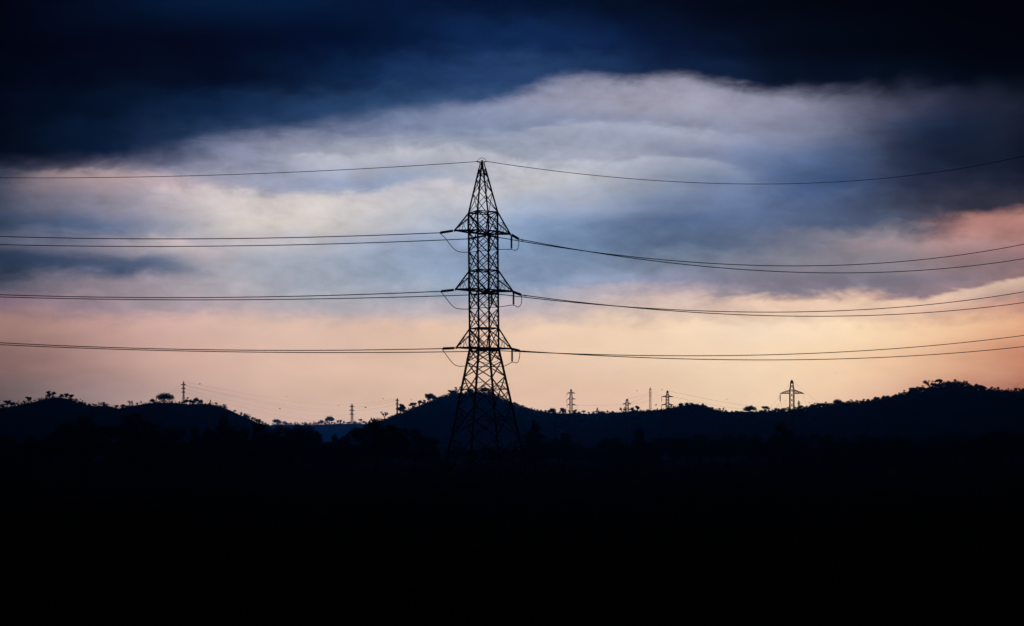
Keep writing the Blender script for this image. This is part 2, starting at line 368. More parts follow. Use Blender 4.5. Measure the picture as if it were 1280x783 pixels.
# ------------------------------------------------------------------ trees
def tree_proto(kind, seed, leaves=1100, size=.55):
    """10 m tall; returns (trunk mesh, crown mesh)"""
    rng = random.Random(seed); tr = MB(); cr = MB(); lobes = []
    H = 10.0
    if kind == 'umbrella':
        th = 4.6; lean = (rng.uniform(-.4,.4), rng.uniform(-.4,.4))
        for k in range(15): a = k*2.4; r = 5.0*math.sqrt((k+.5)/15); lobes.append((Vector((math.cos(a)*r, math.sin(a)*r, 6.9-.10*r*r+rng.uniform(-.7,.9))), Vector((1.9,1.9,2.1))))
    elif kind == 'round':
        th = 3.0
        for k in range(13): lobes.append((Vector((rng.gauss(0,1.6), rng.gauss(0,1.6), rng.uniform(4.2, 8.4))), Vector((1.8,1.8,1.5))*rng.uniform(.8,1.2)))
    elif kind == 'sparse':
        th = 4.0
        for k in range(11): a = rng.uniform(0,6.28); r = rng.uniform(.8,3.4); lobes.append((Vector((math.cos(a)*r, math.sin(a)*r, rng.uniform(5.6, 9.2))), Vector((1.0,1.0,.7))*rng.uniform(.5,1.0)))
    elif kind == 'tufted':
        th = 3.2
        for k in range(10): a = rng.uniform(0,6.28); r = rng.uniform(.4,3.0); lobes.append((Vector((math.cos(a)*r, math.sin(a)*r, rng.uniform(3.4, 8.6))), Vector((1.6,1.6,1.25))*rng.uniform(.7,1.25)))
    elif kind == 'slender':
        th = 6.0
        for k in range(6): lobes.append((Vector((rng.gauss(0,.8), rng.gauss(0,.8), rng.uniform(6.4, 9.2))), Vector((1.4,1.4,1.1))*rng.uniform(.8,1.2)))
    elif kind == 'layered':
        th = 9.0
        for k in range(8):
            z = 2.4+k*.95+rng.uniform(-.3,.3); R = 4.6*(1-(z-2.0)/9.2)*rng.uniform(.75,1.2)
            for j in range(5): a = j*1.25+k*.9+rng.uniform(-.4,.4); q = rng.uniform(.3,.8); lobes.append((Vector((math.cos(a)*R*q, math.sin(a)*R*q, z+rng.uniform(-.4,.4))), Vector((R*.5, R*.5, rng.uniform(.3,.6)))))
        lobes.append((Vector((.2,0,9.3)), Vector((.7,.7,.6))))
    elif kind == 'broad':
        th = 3.0
        for k in range(24): a = rng.uniform(0,6.28); r = 4.6*math.sqrt(rng.random()); lobes.append((Vector((math.cos(a)*r, math.sin(a)*r, rng.uniform(3.4, 8.9-.12*r*r))), Vector((1.6,1.6,1.1))*rng.uniform(.7,1.15)))
    else:                                        # bushy: foliage down to the ground
        th = 1.2
        for k in range(14): a = rng.uniform(0,6.28); r = 3.6*math.sqrt(rng.random()); lobes.append((Vector((math.cos(a)*r, math.sin(a)*r, rng.uniform(1.2, 8.6-.25*r*r))), Vector((1.7,1.7,1.3))*rng.uniform(.7,1.1)))
    fork = Vector((rng.uniform(-.3,.3), rng.uniform(-.3,.3), th))
    tr.tube([(0,0,-.6), (0,0,.3), fork*.5+Vector((rng.uniform(-.15,.15),0,0)), fork], [.55,.46,.38,.28], 7)
    for c, e in lobes:
        st = fork if kind != 'layered' else Vector((0,0,c.z-.2))
        mid = st.lerp(c, .5)+Vector((rng.uniform(-.4,.4), rng.uniform(-.4,.4), rng.uniform(-.5,.2)))
        tr.tube([st, mid, c], [.2,.13,.07], 5)
        for k in range(4):
            tip = c+Vector((rng.gauss(0,e.x*.6), rng.gauss(0,e.y*.6), rng.gauss(0,e.z*.6)))
            tr.tube([mid.lerp(c, rng.uniform(.3,1)), tip], [.05,.025], 4)
    tot = sum(e.x*e.y for c, e in lobes)
    dens = .35 if kind == 'sparse' else 1.0
    for c, e in lobes:
        for k in range(int(leaves*dens*e.x*e.y/tot)):
            p = Vector((rng.gauss(0,1), rng.gauss(0,1), rng.gauss(0,1))).normalized()*(rng.random()**.4)
            w = 1+.5*mn.noise(c+p*2.0)
            cr.leaf(c+Vector((p.x*e.x, p.y*e.y, p.z*e.z))*w, size, rng)
    zt = max(p.z for p in cr.v); s = H/zt
    for b in (tr, cr): b.v = [Vector((p.x*s, p.y*s, p.z*s)) for p in b.v]
    return tr, cr
PROTO = {}
def proto(kind, var, fine):
    key = (kind, var, fine)
    if key not in PROTO:
        t, c = tree_proto(kind, hash((len(kind)*31+ord(kind[0])*7+var*101)) % 9973, 9000 if fine else (2800 if kind == 'umbrella' else 1800), .40 if fine else .72)
        PROTO[key] = (t.mesh('trunk', BARK), c.mesh('crown', LEAF[(var+len(kind)) % 2 if kind != 'sparse' else 2]))
    return PROTO[key]
NTREE = [0]
trng = random.Random(21)
def tree(loc, h, kind, wf=1.0, label=None, group=None, fine=False, var=None, name='tree', cat='tree'):
    v = trng.randrange(2 if fine else 3) if var is None else var
    tm, cm = proto(kind, v, fine)
    root = empty(name, loc, label, cat, group)
    s = h/10.0; root.scale = (s*wf, s*wf, s); root.rotation_euler.z = trng.uniform(0, 6.28)
    for nm, me in (('trunk', tm), ('crown', cm)):
        o = bpy.data.objects.new(nm, me); C.objects.link(o); o.parent = root
    NTREE[0] += 1
    return root
def ridge_tree(hname, px, top, kind, wf=1.0, label=None, group=None, base=None, **k):
    D = HILLS[hname][0]+trng.uniform(-6, 6); x = (px-640)/F*D; z = hill_z(hname, x, D)
    zt = CAMZ+(HZ-(top-.9))/F*D
    if kind != 'umbrella': wf *= 1.25
    return tree((x, D, z-.4), max(2.0, zt-z+.4), kind, wf, label, group, **k)

GL = 'small trees along the crest of the left hill'
for px, top, kind, wf, label in [
    (3,505,'round',.9,'small round tree at the far left end of the left hill crest'),
    (9,501.5,'tufted',1.1,'left one of a close pair of dark trees near the left picture edge'),
    (14.5,501,'tufted',1.1,'right one of a close pair of dark trees near the left picture edge'),
    (35.5,496.8,'tufted',1.0,'lone small tree on the slope between the left edge pair and the hill top'),
    (62,489.5,'tufted',1.0,'tall bushy tree standing highest on the left hill top'),
    (67,490.5,'slender',1.0,'tree leaning against the bushy tree on the left hill top'),
    (77,493,'umbrella',.75,'flat crowned tree just right of the left hill top'),
    (83,492,'round',1.0,'middle tree of the clump right of the left hill top'),
    (88.5,493.5,'round',1.1,'rounded last tree of the clump right of the left hill top'),
    (94.5,499,'bushy',1.1,'low bushy tree on the slope below the left hill top clump'),
    (104,501.5,'bushy',1.1,'dark tree at the foot of the left hill top'),
    (125,503.5,'sparse',1.1,'sparse tree on the low saddle of the left hill'),
    (129.5,503.3,'tufted',.9,'small tufted tree beside the sparse one on the left hill saddle'),
    (154,506,'umbrella',.9,'tiny flat tree in the dip of the left hill'),
    (163,501.5,'sparse',1.2,'thin see-through tree right of the dip in the left hill'),
    (190.5,499,'umbrella',.8,'small flat tree left of the large umbrella tree'),
    (206.5,491.5,'umbrella',1.3,'large dense umbrella shaped tree standing alone on the left hill'),
    (233.5,497.5,'tufted',1.0,'tree right beside the foot of the pylon on the left hill'),
    (240,500,'round',1.0,'left tree of the trio right of the left hill pylon'),
    (245,497.5,'umbrella',.7,'tallest tree of the trio right of the left hill pylon'),
    (251,500,'umbrella',.8,'low rounded last tree of the trio right of the left hill pylon'),
    (263,501,'slender',.5,'thin stick-like tree on the right shoulder of the left hill'),
    (280.5,505.8,'bushy',.8,'small dark bush-like tree on the falling right slope of the left hill'),
    (302,516,'tufted',.8,'tiny tree low on the right slope of the left hill')]:
    ridge_tree('left', px, top, kind, wf, label)
for px in [-14,-6,99,112,117,146,171,196,215,224,228,270,293,307,311,316,320,324,329,333,338,343]:
    ridge_tree('left', px, crest('left', px)-trng.uniform(1.6, 3.4)-(2.2 if px > 305 else 0), trng.choice(['bushy','tufted','round']), 1.1,
        'tiny dark shrub on the left hill crest', 'shrubs along the left hill crest', name='shrub', cat='shrub')
for px, top, kind, wf, label in [
    (346,524.5,'umbrella',1.2,'broad flat tree on the far blue ridge left of the big black tree'),
    (356,527,'round',1.0,'small tree on the far ridge just left of the big black tree'),
    (402,526,'tufted',.9,'small tree on the far blue ridge right of the big black tree'),
    (412,520.5,'umbrella',.95,'dark umbrella tree standing highest on the far blue ridge'),
    (426,525.5,'slender',.9,'thin tree on the far blue ridge left of its pylon'),
    (451,524.5,'slender',1.1,'thin tree on the far blue ridge right of its pylon')]:
    ridge_tree('far', px, top, kind, wf, label)
for px in list(range(348, 400, 5))+list(range(398, 472, 4))+list(range(676, 770, 6)):
    ridge_tree('far', px+trng.uniform(-1,1), crest('far', px)-trng.uniform(1.6,3.8), trng.choice(['bushy','round','tufted']), 1.1,
        'tiny shrub in the even row along the far blue ridge', 'shrubs along the far ridge', name='shrub', cat='shrub')
for px, top, kind, wf, label in [
    (480.5,515.5,'sparse',1.0,'faint leafless tree beside the big round black tree'),
    (500.5,505.5,'tufted',.9,'upper tree of the pair next to the slim pylon on the central hill'),
    (504.5,508.5,'slender',1.0,'lower tree of the pair next to the slim pylon on the central hill'),
    (516,504,'tufted',1.0,'dark tree midway up the left slope of the central hill'),
    (524.6,501,'slender',1.0,'small tree on the left slope of the central hill above the dark one'),
    (529.7,500.5,'tufted',.8,'small dense tree just below the twin crowns on the central hill'),
    (536.5,492.5,'tufted',.9,'left one of the twin crowned trees on the central hill'),
    (541,493.5,'umbrella',.8,'right one of the twin crowned trees on the central hill'),
    (563,488.5,'tufted',1.1,'tree on the central hill crest just left of the big pylon legs'),
    (568.5,487.5,'umbrella',.7,'flat tree touching the big pylon left leg on the central hill crest'),
    (573,484,'sparse',1.0,'tall see-through tree on the central hill crest beside the big pylon leg'),
    (588,486,'umbrella',.9,'flat dark tree seen between the left legs of the big pylon'),
    (606,484,'umbrella',1.05,'wide airy tree framed between the middle legs of the big pylon'),
    (619,493.5,'sparse',1.2,'sparse tree framed by the right legs of the big pylon'),
    (643,503,'umbrella',.95,'dark umbrella tree just right of the big pylon on the central hill'),
    (652,509,'bushy',1.0,'low bushy tree right of the umbrella tree beside the big pylon'),
    (662,511,'sparse',1.2,'left faint bare tree of the pair on the saddle right of the big pylon'),
    (670,512,'sparse',1.2,'right faint bare tree of the pair on the saddle right of the big pylon'),
    (690,510.5,'umbrella',.9,'flat topped tree left of the three-armed brown pylon'),
    (703.7,510,'round',.85,'rounded tree on a bare trunk beside the three-armed brown pylon'),
    (721,512.5,'bushy',1.0,'bushy tree right of the three-armed brown pylon foot'),
    (753,514.5,'umbrella',1.1,'domed tree right of the tiny half hidden pylon')]:
    ridge_tree('central', px, top, kind, wf, label)
for px in list(range(508, 562, 5))+list(range(558, 632, 4))+list(range(632, 770, 5)):
    ridge_tree('central', px+trng.uniform(-1,1), crest('central', px)-trng.uniform(1.5,4.2), trng.choice(['bushy','tufted','round','sparse']), 1.0,
        'tiny dark shrub in the uneven fringe of the central hill crest', 'shrubs along the central hill crest', name='shrub', cat='shrub')
for px, top, kind, wf, label in [
    (779,510,'sparse',1.0,'sparse tree left of the small two-legged pylon'),
    (791.5,510,'tufted',1.0,'dark tree just right of the small two-legged pylon'),
    (797,508,'slender',1.0,'thin tree between the small pylon and the tall slim mast'),
    (851,504.5,'round',1.1,'leftmost tall tree of the knoll between the two-armed pylon and the flat tree'),
    (858,504,'tufted',1.1,'tallest tree on top of the small wooded knoll'),
    (865,503.8,'round',1.1,'dense tree at the middle of the small wooded knoll'),
    (872,505.5,'tufted',1.0,'tree on the right half of the small wooded knoll'),
    (880,507,'umbrella',.8,'flat tree on the right shoulder of the small wooded knoll'),
    (891.5,512,'bushy',1.1,'low tree at the right foot of the small wooded knoll'),
    (902.5,510.5,'sparse',1.2,'faint bare tree between the wooded knoll and the wide umbrella tree'),
    (937,507.3,'umbrella',1.25,'wide umbrella tree with a gap under its crown on the low ridge'),
    (957,508.5,'tufted',1.1,'small spiky tree between the wide umbrella tree and the one-armed pylon'),
    (972,510.5,'round',1.0,'low tree left of the one-armed pylon foot'),
    (1015,506,'umbrella',.9,'flat tree just right of the one-armed pylon'),
    (1046.5,499.5,'umbrella',.9,'airy tree at the start of the rise to the right hill'),
    (1077,501,'round',1.0,'small tree before the twin dark trees below the right hill'),
    (1086,499.5,'tufted',1.0,'left one of the twin dark trees below the right hill'),
    (1092.5,497.3,'bushy',.8,'right one of the twin dark trees below the right hill'),
    (1105,496,'round',1.0,'round tree where the right hill starts to climb'),
    (1123,491.5,'bushy',1.1,'dense tree halfway up the left slope of the right hill'),
    (1141,484.5,'round',1.2,'large dense tree high on the left slope of the right hill'),
    (1150.5,484,'round',1.0,'tree directly uphill from the large dense one on the right hill'),
    (1161,476,'sparse',1.3,'tall airy round crown left of the right hill top'),
    (1169.5,477,'tufted',.9,'tree between the airy crown and the pointed tree on the right hill top'),
    (1175,474.5,'slender',1.1,'tall pointed tree on the right hill top'),
    (1185,476.5,'umbrella',.8,'flat topped tree at the middle of the right hill top'),
    (1191.5,474.8,'tufted',1.0,'tallest dark tree on the right hill top'),
    (1198,476,'round',1.0,'rounded tree just right of the tallest one on the right hill top'),
    (1204.5,476.5,'sparse',1.0,'sparse tree on the right side of the right hill top'),
    (1213,480,'bushy',1.0,'dense tree where the right hill top begins to fall'),
    (1220.5,480.5,'slender',1.0,'thin tree on the right slope of the right hill top'),
    (1229,483,'umbrella',1.0,'flat tree low on the right slope of the right hill'),
    (1240,484,'bushy',1.0,'left half of the blocky pair of trees near the right picture edge'),
    (1246.5,484.3,'bushy',1.0,'right half of the blocky pair of trees near the right picture edge'),
    (1272,485,'round',1.2,'round tree near the right picture edge by the rising wire'),
    (1279,486,'tufted',1.2,'last tree on the crest at the right picture edge')]:
    ridge_tree('right', px, top, kind, wf, label)
for px in [x+.0 for x in range(776, 1000, 6)]+[x+.0 for x in range(1000, 1236, 3)]+[1256,1262,1284,1290]:
    k = 1.15 if px < 1000 else 1.8
    if px > 1246: k = .6
    ridge_tree('right', px+trng.uniform(-1,1), crest('right', px)-trng.uniform(1.5,4.3)*k, trng.choice(['bushy','bushy','tufted','round']), 1.1,
        'low dark shrub in the fringe of the ridge left of the right hill' if px < 1000 else 'dark tree packed into the wooded row along the right hill crest',
        'shrubs along the right ridge' if px < 1000 else 'trees in the row along the right hill crest', name='shrub' if px < 1000 else 'tree', cat='shrub' if px < 1000 else 'tree')

# trees down in the valley, black against the hills
def valley_tree(px, top, D, kind, wf, label, group=None, var=None):
    x = (px-640)/F*D; z = gz(x, D) if D < 900 else 0; zt = CAMZ+(HZ-top)/F*D
    return tree((x, D, z-.1), zt-z, kind, wf, label, group, fine=True, var=var)
for px, top, D, kind, wf, label in [
    (104,518.5,400,'broad',1.05,'large black valley tree in front of the left hill top'),
    (183,516.5,390,'broad',1.15,'biggest round black tree in front of the left hill'),
    (275,518.5,400,'broad',.55,'narrow black valley tree right of the left hill pylon'),
    (250,531,430,'bushy',.6,'small dark valley tree left of the narrow black one'),
    (312,524.5,420,'broad',.8,'black valley tree at the foot of the left hill slope'),
    (345,531,440,'broad',.85,'rounded valley tree left of the big black one on the skyline'),
    (379,526.5,400,'umbrella',.68,'black valley tree with a ragged crown breaking the far ridge line'),
    (330,529,430,'bushy',.8,'bushy valley tree low on the skyline right of the left hill slope'),
    (361,532.5,430,'bushy',.7,'low valley bush-like tree left of the ragged crowned one'),
    (418,541,450,'bushy',.7,'lowest small tree in front of the blue ridge'),
    (403,538,430,'bushy',.8,'small domed tree in front of the blue ridge'),
    (435,542,480,'bushy',.9,'low tree in front of the blue ridge below its pylon'),
    (471,520.8,350,'broad',.98,'big round black tree standing left of the central hill'),
    (519,534.5,390,'broad',1.0,'wide low black tree at the foot of the central hill'),
    (668,523.5,420,'layered',.75,'tiered tree with level branches right of the big pylon'),
    (700,540,440,'broad',.9,'low black tree right of the tiered tree'),
    (806,534,430,'bushy',.75,'rounded dark tree in front of the ridge below the slim mast'),
    (978,526.5,430,'bushy',.85,'dark domed tree in front of the foot of the one-armed pylon')]:
    valley_tree(px, top, D, kind, wf, label)
BT = [(-60,545),(0,540),(60,541),(130,543),(160,545),(220,543),(330,545),(420,549),(500,552),(560,556),(620,560),(680,550),(760,548),(820,545),(900,540),(980,541),(1060,540),(1150,541),(1280,538),(1350,538)]
vr = random.Random(5); px = -50
while px < 1330:
    D = vr.uniform(430, 560)
    valley_tree(px, interp(BT, px)+vr.uniform(-3, 6), D, vr.choice(['broad','bushy','round']), vr.uniform(.95,1.25),
        'black tree merged into the unbroken valley woods', 'trees of the dark valley woods'); px += vr.uniform(14, 22)
# grass of the near field
def grass():
    rng = random.Random(9); mb = MB()
    for _ in range(9000):
        y = 14+rng.random()**1.6*110; x = rng.uniform(-.45, .45)*y; z = gz(x, y)
        for k in range(3):
            a = rng.uniform(0, 6.28); h = rng.uniform(.12, .4); w = .015+y*.0002
            p = Vector((x+rng.gauss(0,.07), y+rng.gauss(0,.07), z)); d = Vector((math.cos(a), math.sin(a), 0))
            i = len(mb.v); mb.v += [p-d*w, p+d*w, p+Vector((-d.y, d.x, 0))*h*.35+Vector((0,0,h))]; mb.f.append((i, i+1, i+2))
    tag(mb.build('grass', GRASSM), kind='stuff')
grass()

# ------------------------------------------------------------------ the big pylon
TD = 260.0
def cx(py): return interp([(197,602.5),(266,603.7),(436,605.2),(555,606.4),(610,606.9)], py)
def rad(py): return interp([(197,1.6),(204,2.4),(266,19.3),(436,19.2),(555,46.8),(610,59.6)], py)/F*TD
def zz(py): return CAMZ+(HZ-py)/F*TD
def pc(py): return Vector(((cx(py)-640)/F*TD, TD, zz(py)))
TH = [math.radians(a) for a in (-19, 71, 161, 251)]
def corner(k, py):
    c = pc(py); r = rad(py); return c+Vector((math.cos(TH[k % 4])*r, math.sin(TH[k % 4])*r, 0))
base_c = pc(602); base_c.z = gz(base_c.x, TD); PYB = HZ+(CAMZ-base_c.z)/TD*F
pyl = empty('lattice_pylon', base_c, 'tall black steel lattice pylon in the middle carrying six conductors and an earth wire', 'pylon', 'electricity pylons')
def part(mb, name, m, par=None, smooth=False):
    mb.v = [Vector(p)-base_c for p in mb.v]
    me = mb.mesh(name, m)
    if smooth: me.polygons.foreach_set('use_smooth', [True]*len(me.polygons))
    o = bpy.data.objects.new(name, me); C.objects.link(o); o.parent = par or pyl; return o
for k in range(4):
    mb = MB(); ys = [PYB+1, 555, 436, 266, 211, 204]
    ws = [.38,.36,.30,.25,.17,.13]
    for a, b, w in zip(ys, ys[1:], ws): mb.angle(corner(k, a), corner(k, b), w*1.05, w*.55)
    part(mb, 'leg', STEEL)
    c = corner(k, PYB); fb = MB(); fb.bar(c-Vector((0,0,1)), c+Vector((0,0,.45)), 1.1, .8); part(fb, 'footing', CONC)
nodes = [211,224,242,266,289.8,314,338.6,363,386.5,410.8,435.6,452,471,507.6,547,PYB-2]
mb = MB()
for (a, b) in zip(nodes, nodes[1:]):
    w = .095 if a < 260 else .13 if a < 430 else .15
    for k in range(4):
        c0, c1, d0, d1 = corner(k, a), corner(k+1, a), corner(k, b), corner(k+1, b)
        mb.bar(c0, d1, w); mb.bar(c1, d0, w)
        x = (c0+c1+d0+d1)/4
        if a >= 266 and a < 436:                   # small redundant members to the legs
            mb.bar(c0.lerp(d0, .5), c0.lerp(d1, .27), w*.6); mb.bar(c1.lerp(d1, .5), c1.lerp(d0, .27), w*.6)
            mb.bar(c0.lerp(d0, .5), d0.lerp(c1, .27), w*.6); mb.bar(c1.lerp(d1, .5), d1.lerp(c0, .27), w*.6)
        if a >= 471:
            wr = .11
            for p, q, r_ in ((c0, d0, c1), (c1, d1, c0)):
                o_ = d1 if p is c0 else d0
                m1 = p.lerp(q, .5); mb.bar(m1, p.lerp(o_, .28), wr); mb.bar(m1, q.lerp(r_, .28), wr)
                mb.bar(p.lerp(q, .25), p.lerp(o_, .2), wr*.8); mb.bar(p.lerp(q, .75), q.lerp(r_, .2), wr*.8)
        if a in (266,338.6,410.8,289.8,363,435.6): mb.bar(c0, c1, w*1.2)
    if a in (266,338.6,410.8,289.8,363,435.6):
        mb.bar(corner(0, a), corner(2, a), w); mb.bar(corner(1, a), corner(3, a), w)
for yh in (487, 525.5, 571):
    for k in range(4): mb.bar(corner(k, yh), corner(k+1, yh), .10)
part(mb, 'bracing', STEEL)
# peak with the little earth wire loop
mb = MB(); top = pc(203); mb.bar(pc(212), top, .24, .36); mb.bar(top-Vector((.55,.1,.02)), top+Vector((.55,-.1,.02)), .16); mb.bar(top, pc(200.5), .3)
part(mb, 'peak_cap', STEEL)
ARM = math.radians(26); AD = Vector((math.cos(ARM), math.sin(ARM), 0))
def string(a, b, par_name='insulator_string', r=.24):
    a = Vector(a); b = Vector(b); n = 15; pts = [a]; rs = [.05]
    for i in range(n):
        t0 = .04+.92*i/n; t1 = .04+.92*(i+.55)/n; t2 = .04+.92*(i+.62)/n
        pts += [a.lerp(b, t0), a.lerp(b, t1), a.lerp(b, t2)]; rs += [r, r*.8, .075]
    pts.append(b); rs.append(.05)
    mb = MB().tube(pts, rs, 8); return part(mb, par_name, GLASS)
def smooth_path(P, n=6):
    P = [Vector(p) for p in P]; out = []
    for i in range(len(P)-1):
        p0 = P[max(i-1, 0)]; p1 = P[i]; p2 = P[i+1]; p3 = P[min(i+2, len(P)-1)]
        for k in range(n):
            t = k/n; out.append(.5*((2*p1)+(p2-p0)*t+(2*p0-5*p1+4*p2-p3)*t*t+(-p0+3*p1-3*p2+p3)*t**3))
    out.append(P[-1]); return out
LEV = [ # top chord, bottom chord, left tip px, right tip px
 (266, 290.3, (568.2,288.2), (638.0,293.0)),
 (338.6, 363.0, (569.4,361.8), (641.3,364.5)),
 (410.8, 435.5, (570.2,434.8), (639.6,436.1))]
NEARD, FARD = TD-2.35, TD+2.35
for yt, yb, lt, rt in LEV:
    for (tp, D, k0, k1) in ((lt, NEARD, 2, 3), (rt, FARD, 0, 1)):
        tip = at(tp[0], tp[1], D); mb = MB(); w = .17
        b0, b1, t0, t1 = corner(k0, yb), corner(k1, yb), corner(k0, yt), corner(k1, yt)
        for s in (b0, b1): mb.angle(s, tip, .25, .14)
        for s in (t0, t1): mb.angle(s, tip, .18, .10)
        for q in (.45,):
            u0, u1 = t0.lerp(tip, q), t1.lerp(tip, q)
            v0, v1 = b0.lerp(tip, q), b1.lerp(tip, q)
            mb.bar(u0, v0, .07); mb.bar(u1, v1, .07); mb.bar(u0, u1, .06); mb.bar(v0, v1, .08)
            mb.bar(u0, b0.lerp(tip, .12), .07); mb.bar(u1, b1.lerp(tip, .12), .07)
            mb.bar(u0, b0.lerp(tip, .72), .06); mb.bar(u1, b1.lerp(tip, .72), .06)
            mb.bar(b0, v1, .08); mb.bar(b1, v0, .08)
        mb.bar(tip-Vector((0,0,.22)), tip+Vector((0,0,.12)), .26)
        part(mb, 'crossarm', STEEL)
    # bracket arm on the rear face, pointing away from the viewer
REAR = [(606.5,293.6), (609.5,366.3), (608,438.2)]
RD = TD+5.2
for (yt, yb, _, _), rp in zip(LEV, REAR):
    tip = at(rp[0], rp[1]-1.2, RD); mb = MB()
    for k in (1, 2):
        mb.angle(corner(k, yb), tip, .24, .13); mb.angle(corner(k, yt), tip, .16, .09)
        mb.bar(corner(k, yt).lerp(tip, .45), corner(k, yb).lerp(tip, .45), .07)
    mb.bar(corner(1, yb).lerp(tip, .45), corner(2, yb).lerp(tip, .45), .09)
    mb.bar(tip-Vector((1.1,0,.1)), tip+Vector((1.1,0,-.1)), .2)
    part(mb, 'crossarm', STEEL)
# strings, jumpers
SEG = [
 dict(a=(566.5,288.6), ae=(549.5,291.2), c=(639.5,293.8), ce=(648.7,299.2), v=(639.3,295,311.6),
      j=[(549.6,291.5),(556.6,298),(565,308.8),(573,314.6),(585,315.6),(601,314),(623,312.2),(638,312),(644.6,313.2),(648,308.8),(648.7,299.4)],
      b=(608.2,294.6), be=(585.3,298.8), d=(606,293.6), de=(623.5,297), w=(611.4,294,311)),
 dict(a=(567.5,362.6), ae=(550.6,364.4), c=(641.5,365), ce=(652,369), v=(641.9,366,381.6),
      j=[(550.6,364.6),(556.5,371.5),(565,382),(572,386),(585.6,386.6),(601,385),(624.7,383.8),(641,381.6),(647,384),(651.6,379.8),(652,369)],
      b=(611.5,366.6), be=(589.8,368.8), d=(611,366.6), de=(624,368), w=(614.7,366.5,381)),
 dict(a=(568.5,435.2), ae=(552.8,436), c=(640,436.4), ce=(650,438.8), v=(640.1,437,452.8),
      j=[(552.6,436.4),(561.3,448.6),(568.4,456.2),(574.7,458),(583.6,457.8),(606.9,458.6),(626.5,458.4),(632.8,456.8),(640,453),(646.2,453.6),(649,448.6),(650,439)],
      b=(608,438), be=(587,439.6), d=(609,438), de=(624,438.6), w=(611.9,438,453))]
for s in SEG:
    ND = NEARD
    s['A'] = at(*s['ae'], ND+.7); s['Cc'] = at(*s['ce'], FARD+.9)
    string(at(*s['a'], ND), s['A']); string(at(*s['c'], FARD), s['Cc'])
    string(at(s['v'][0], s['v'][1], FARD), at(s['v'][0], s['v'][2], FARD), r=.19)
    P = s['j']; x0, x1 = P[0][0], P[-1][0]; pts = []
    for (x, y) in P:
        t = (x-x0)/(x1-x0); dd = (ND+.7)*(1-t)+(FARD+.9)*t
        if t < .92: dd -= 5.2*math.sin(math.pi*min(1, t/.92))
        pts.append(at(x, y, dd))
    part(MB().tube(smooth_path(pts), .06, 5), 'jumper_cable', WIRE)
    s['B'] = at(*s['be'], RD+.5); s['Dd'] = at(*s['de'], RD+1.0)
    string(at(*s['b'], RD), s['B'], r=.2); string(at(*s['d'], RD), s['Dd'], r=.2)
    string(at(s['w'][0], s['w'][1], RD), at(s['w'][0], s['w'][2], RD), r=.2)
    q = [s['B'], at(s['be'][0]+4, s['w'][2]-3, RD+1), at(s['be'][0]+14, s['w'][2], RD+1), at(s['w'][0], s['w'][2]+.6, RD), at(s['de'][0]-2, s['w'][2]-2, RD+1), s['Dd']]
    part(MB().tube(smooth_path(q), .04, 5), 'jumper_cable', WIRE)
E1 = at(596, 202.2, TD-.6); E2 = at(608, 202, TD+.6)
part(MB().tube(smooth_path([E1, at(598.5,199.3,TD), at(602.5,197.6,TD), at(606,199,TD), E2]), .04, 5), 'jumper_cable', WIRE)
mb = MB(); mb.bar(E1, pc(203.2), .17); mb.bar(E2, pc(203.2), .15); part(mb, 'earth_clamp', STEEL)

# ------------------------------------------------------------------ overhead wires: real sagging curves fitted through the sightings
def fit_wire(S, px_end, D_end, pts, ext, r, label, group, cat='power line', name='conductor', damper=False):
    E = Vector(((px_end-640)/F*D_end, D_end)); dx, dy = E.x-S.x, E.y-S.y
    A11=A12=A22=B1=B2=0.0
    for px, py in pts:
        u = (px-640)/F; t = (u*S.y-S.x)/(dx-u*dy); Y = S.y+t*dy; z = CAMZ+(HZ-py)/F*Y-S.z
        A11 += t*t; A12 += t**3; A22 += t**4; B1 += t*z; B2 += t*t*z
    det = A11*A22-A12*A12; a = (B1*A22-B2*A12)/det; b = (A11*B2-A12*B1)/det
    P = []; n = 60
    for i in range(n+1):
        t = ext*i/n; P.append(Vector((S.x+t*dx, S.y+t*dy, S.z+a*t+b*t*t)))
    mb = MB().tube(P, r, 5); o = mb.build(name, WIRE, at0=S); tag(o, label, cat, group)
    if damper:
        L0 = math.hypot(dx, dy); t = .75/L0; c = Vector((t*dx, t*dy, a*t+b*t*t-.02)); d = Vector((dx, dy, a)).normalized()
        m2 = MB(); m2.tube([c-d*.26, c-d*.24, c+d*.24, c+d*.26], [.02,.12,.12,.02], 7); m2.build('vibration_damper', STEEL, parent=o)
    return o
G = 'overhead wires strung from the big pylon'
fit_wire(E1, 0, 289, [(560,205.8),(429,212.7),(306,217.6),(200,220.8),(122,222),(0,222.6)], 1.45, .055, 'topmost single wire running left from the peak of the big pylon', G, name='earth_wire')
fit_wire(E2, 1280, 340, [(640,208.5),(700,217.2),(762,225.2),(885,231.8),(1008,226.8),(1130.5,217),(1280,197.4)], 1.45, .055, 'topmost single wire sagging right from the peak of the big pylon', G, name='earth_wire')
RW = .078
fit_wire(SEG[0]['A'], 0, 283, [(460,294.6),(368,297.3),(276,298.6),(184,298.8),(90,297.6),(0,295.9)], 1.4, RW, 'upper one of the two highest conductors left of the big pylon', G)
fit_wire(SEG[0]['B'], 0, 290, [(530,301),(460,303.6),(368,306.2),(276,308),(184,308.4),(90,307.5),(0,306)], 1.4, RW, 'lower one of the two highest conductors left of the big pylon', G)
fit_wire(SEG[1]['A'], 0, 283, [(460,368.4),(368,371),(276,372),(184,371.8),(90,370.6),(0,369)], 1.4, RW, 'upper one of the middle pair of conductors left of the big pylon', G)
fit_wire(SEG[1]['B'], 0, 290, [(530,371.3),(460,373),(368,374.3),(276,374.9),(184,374.5),(90,373.3),(0,371.7)], 1.4, RW, 'lower one of the middle pair of conductors left of the big pylon', G)
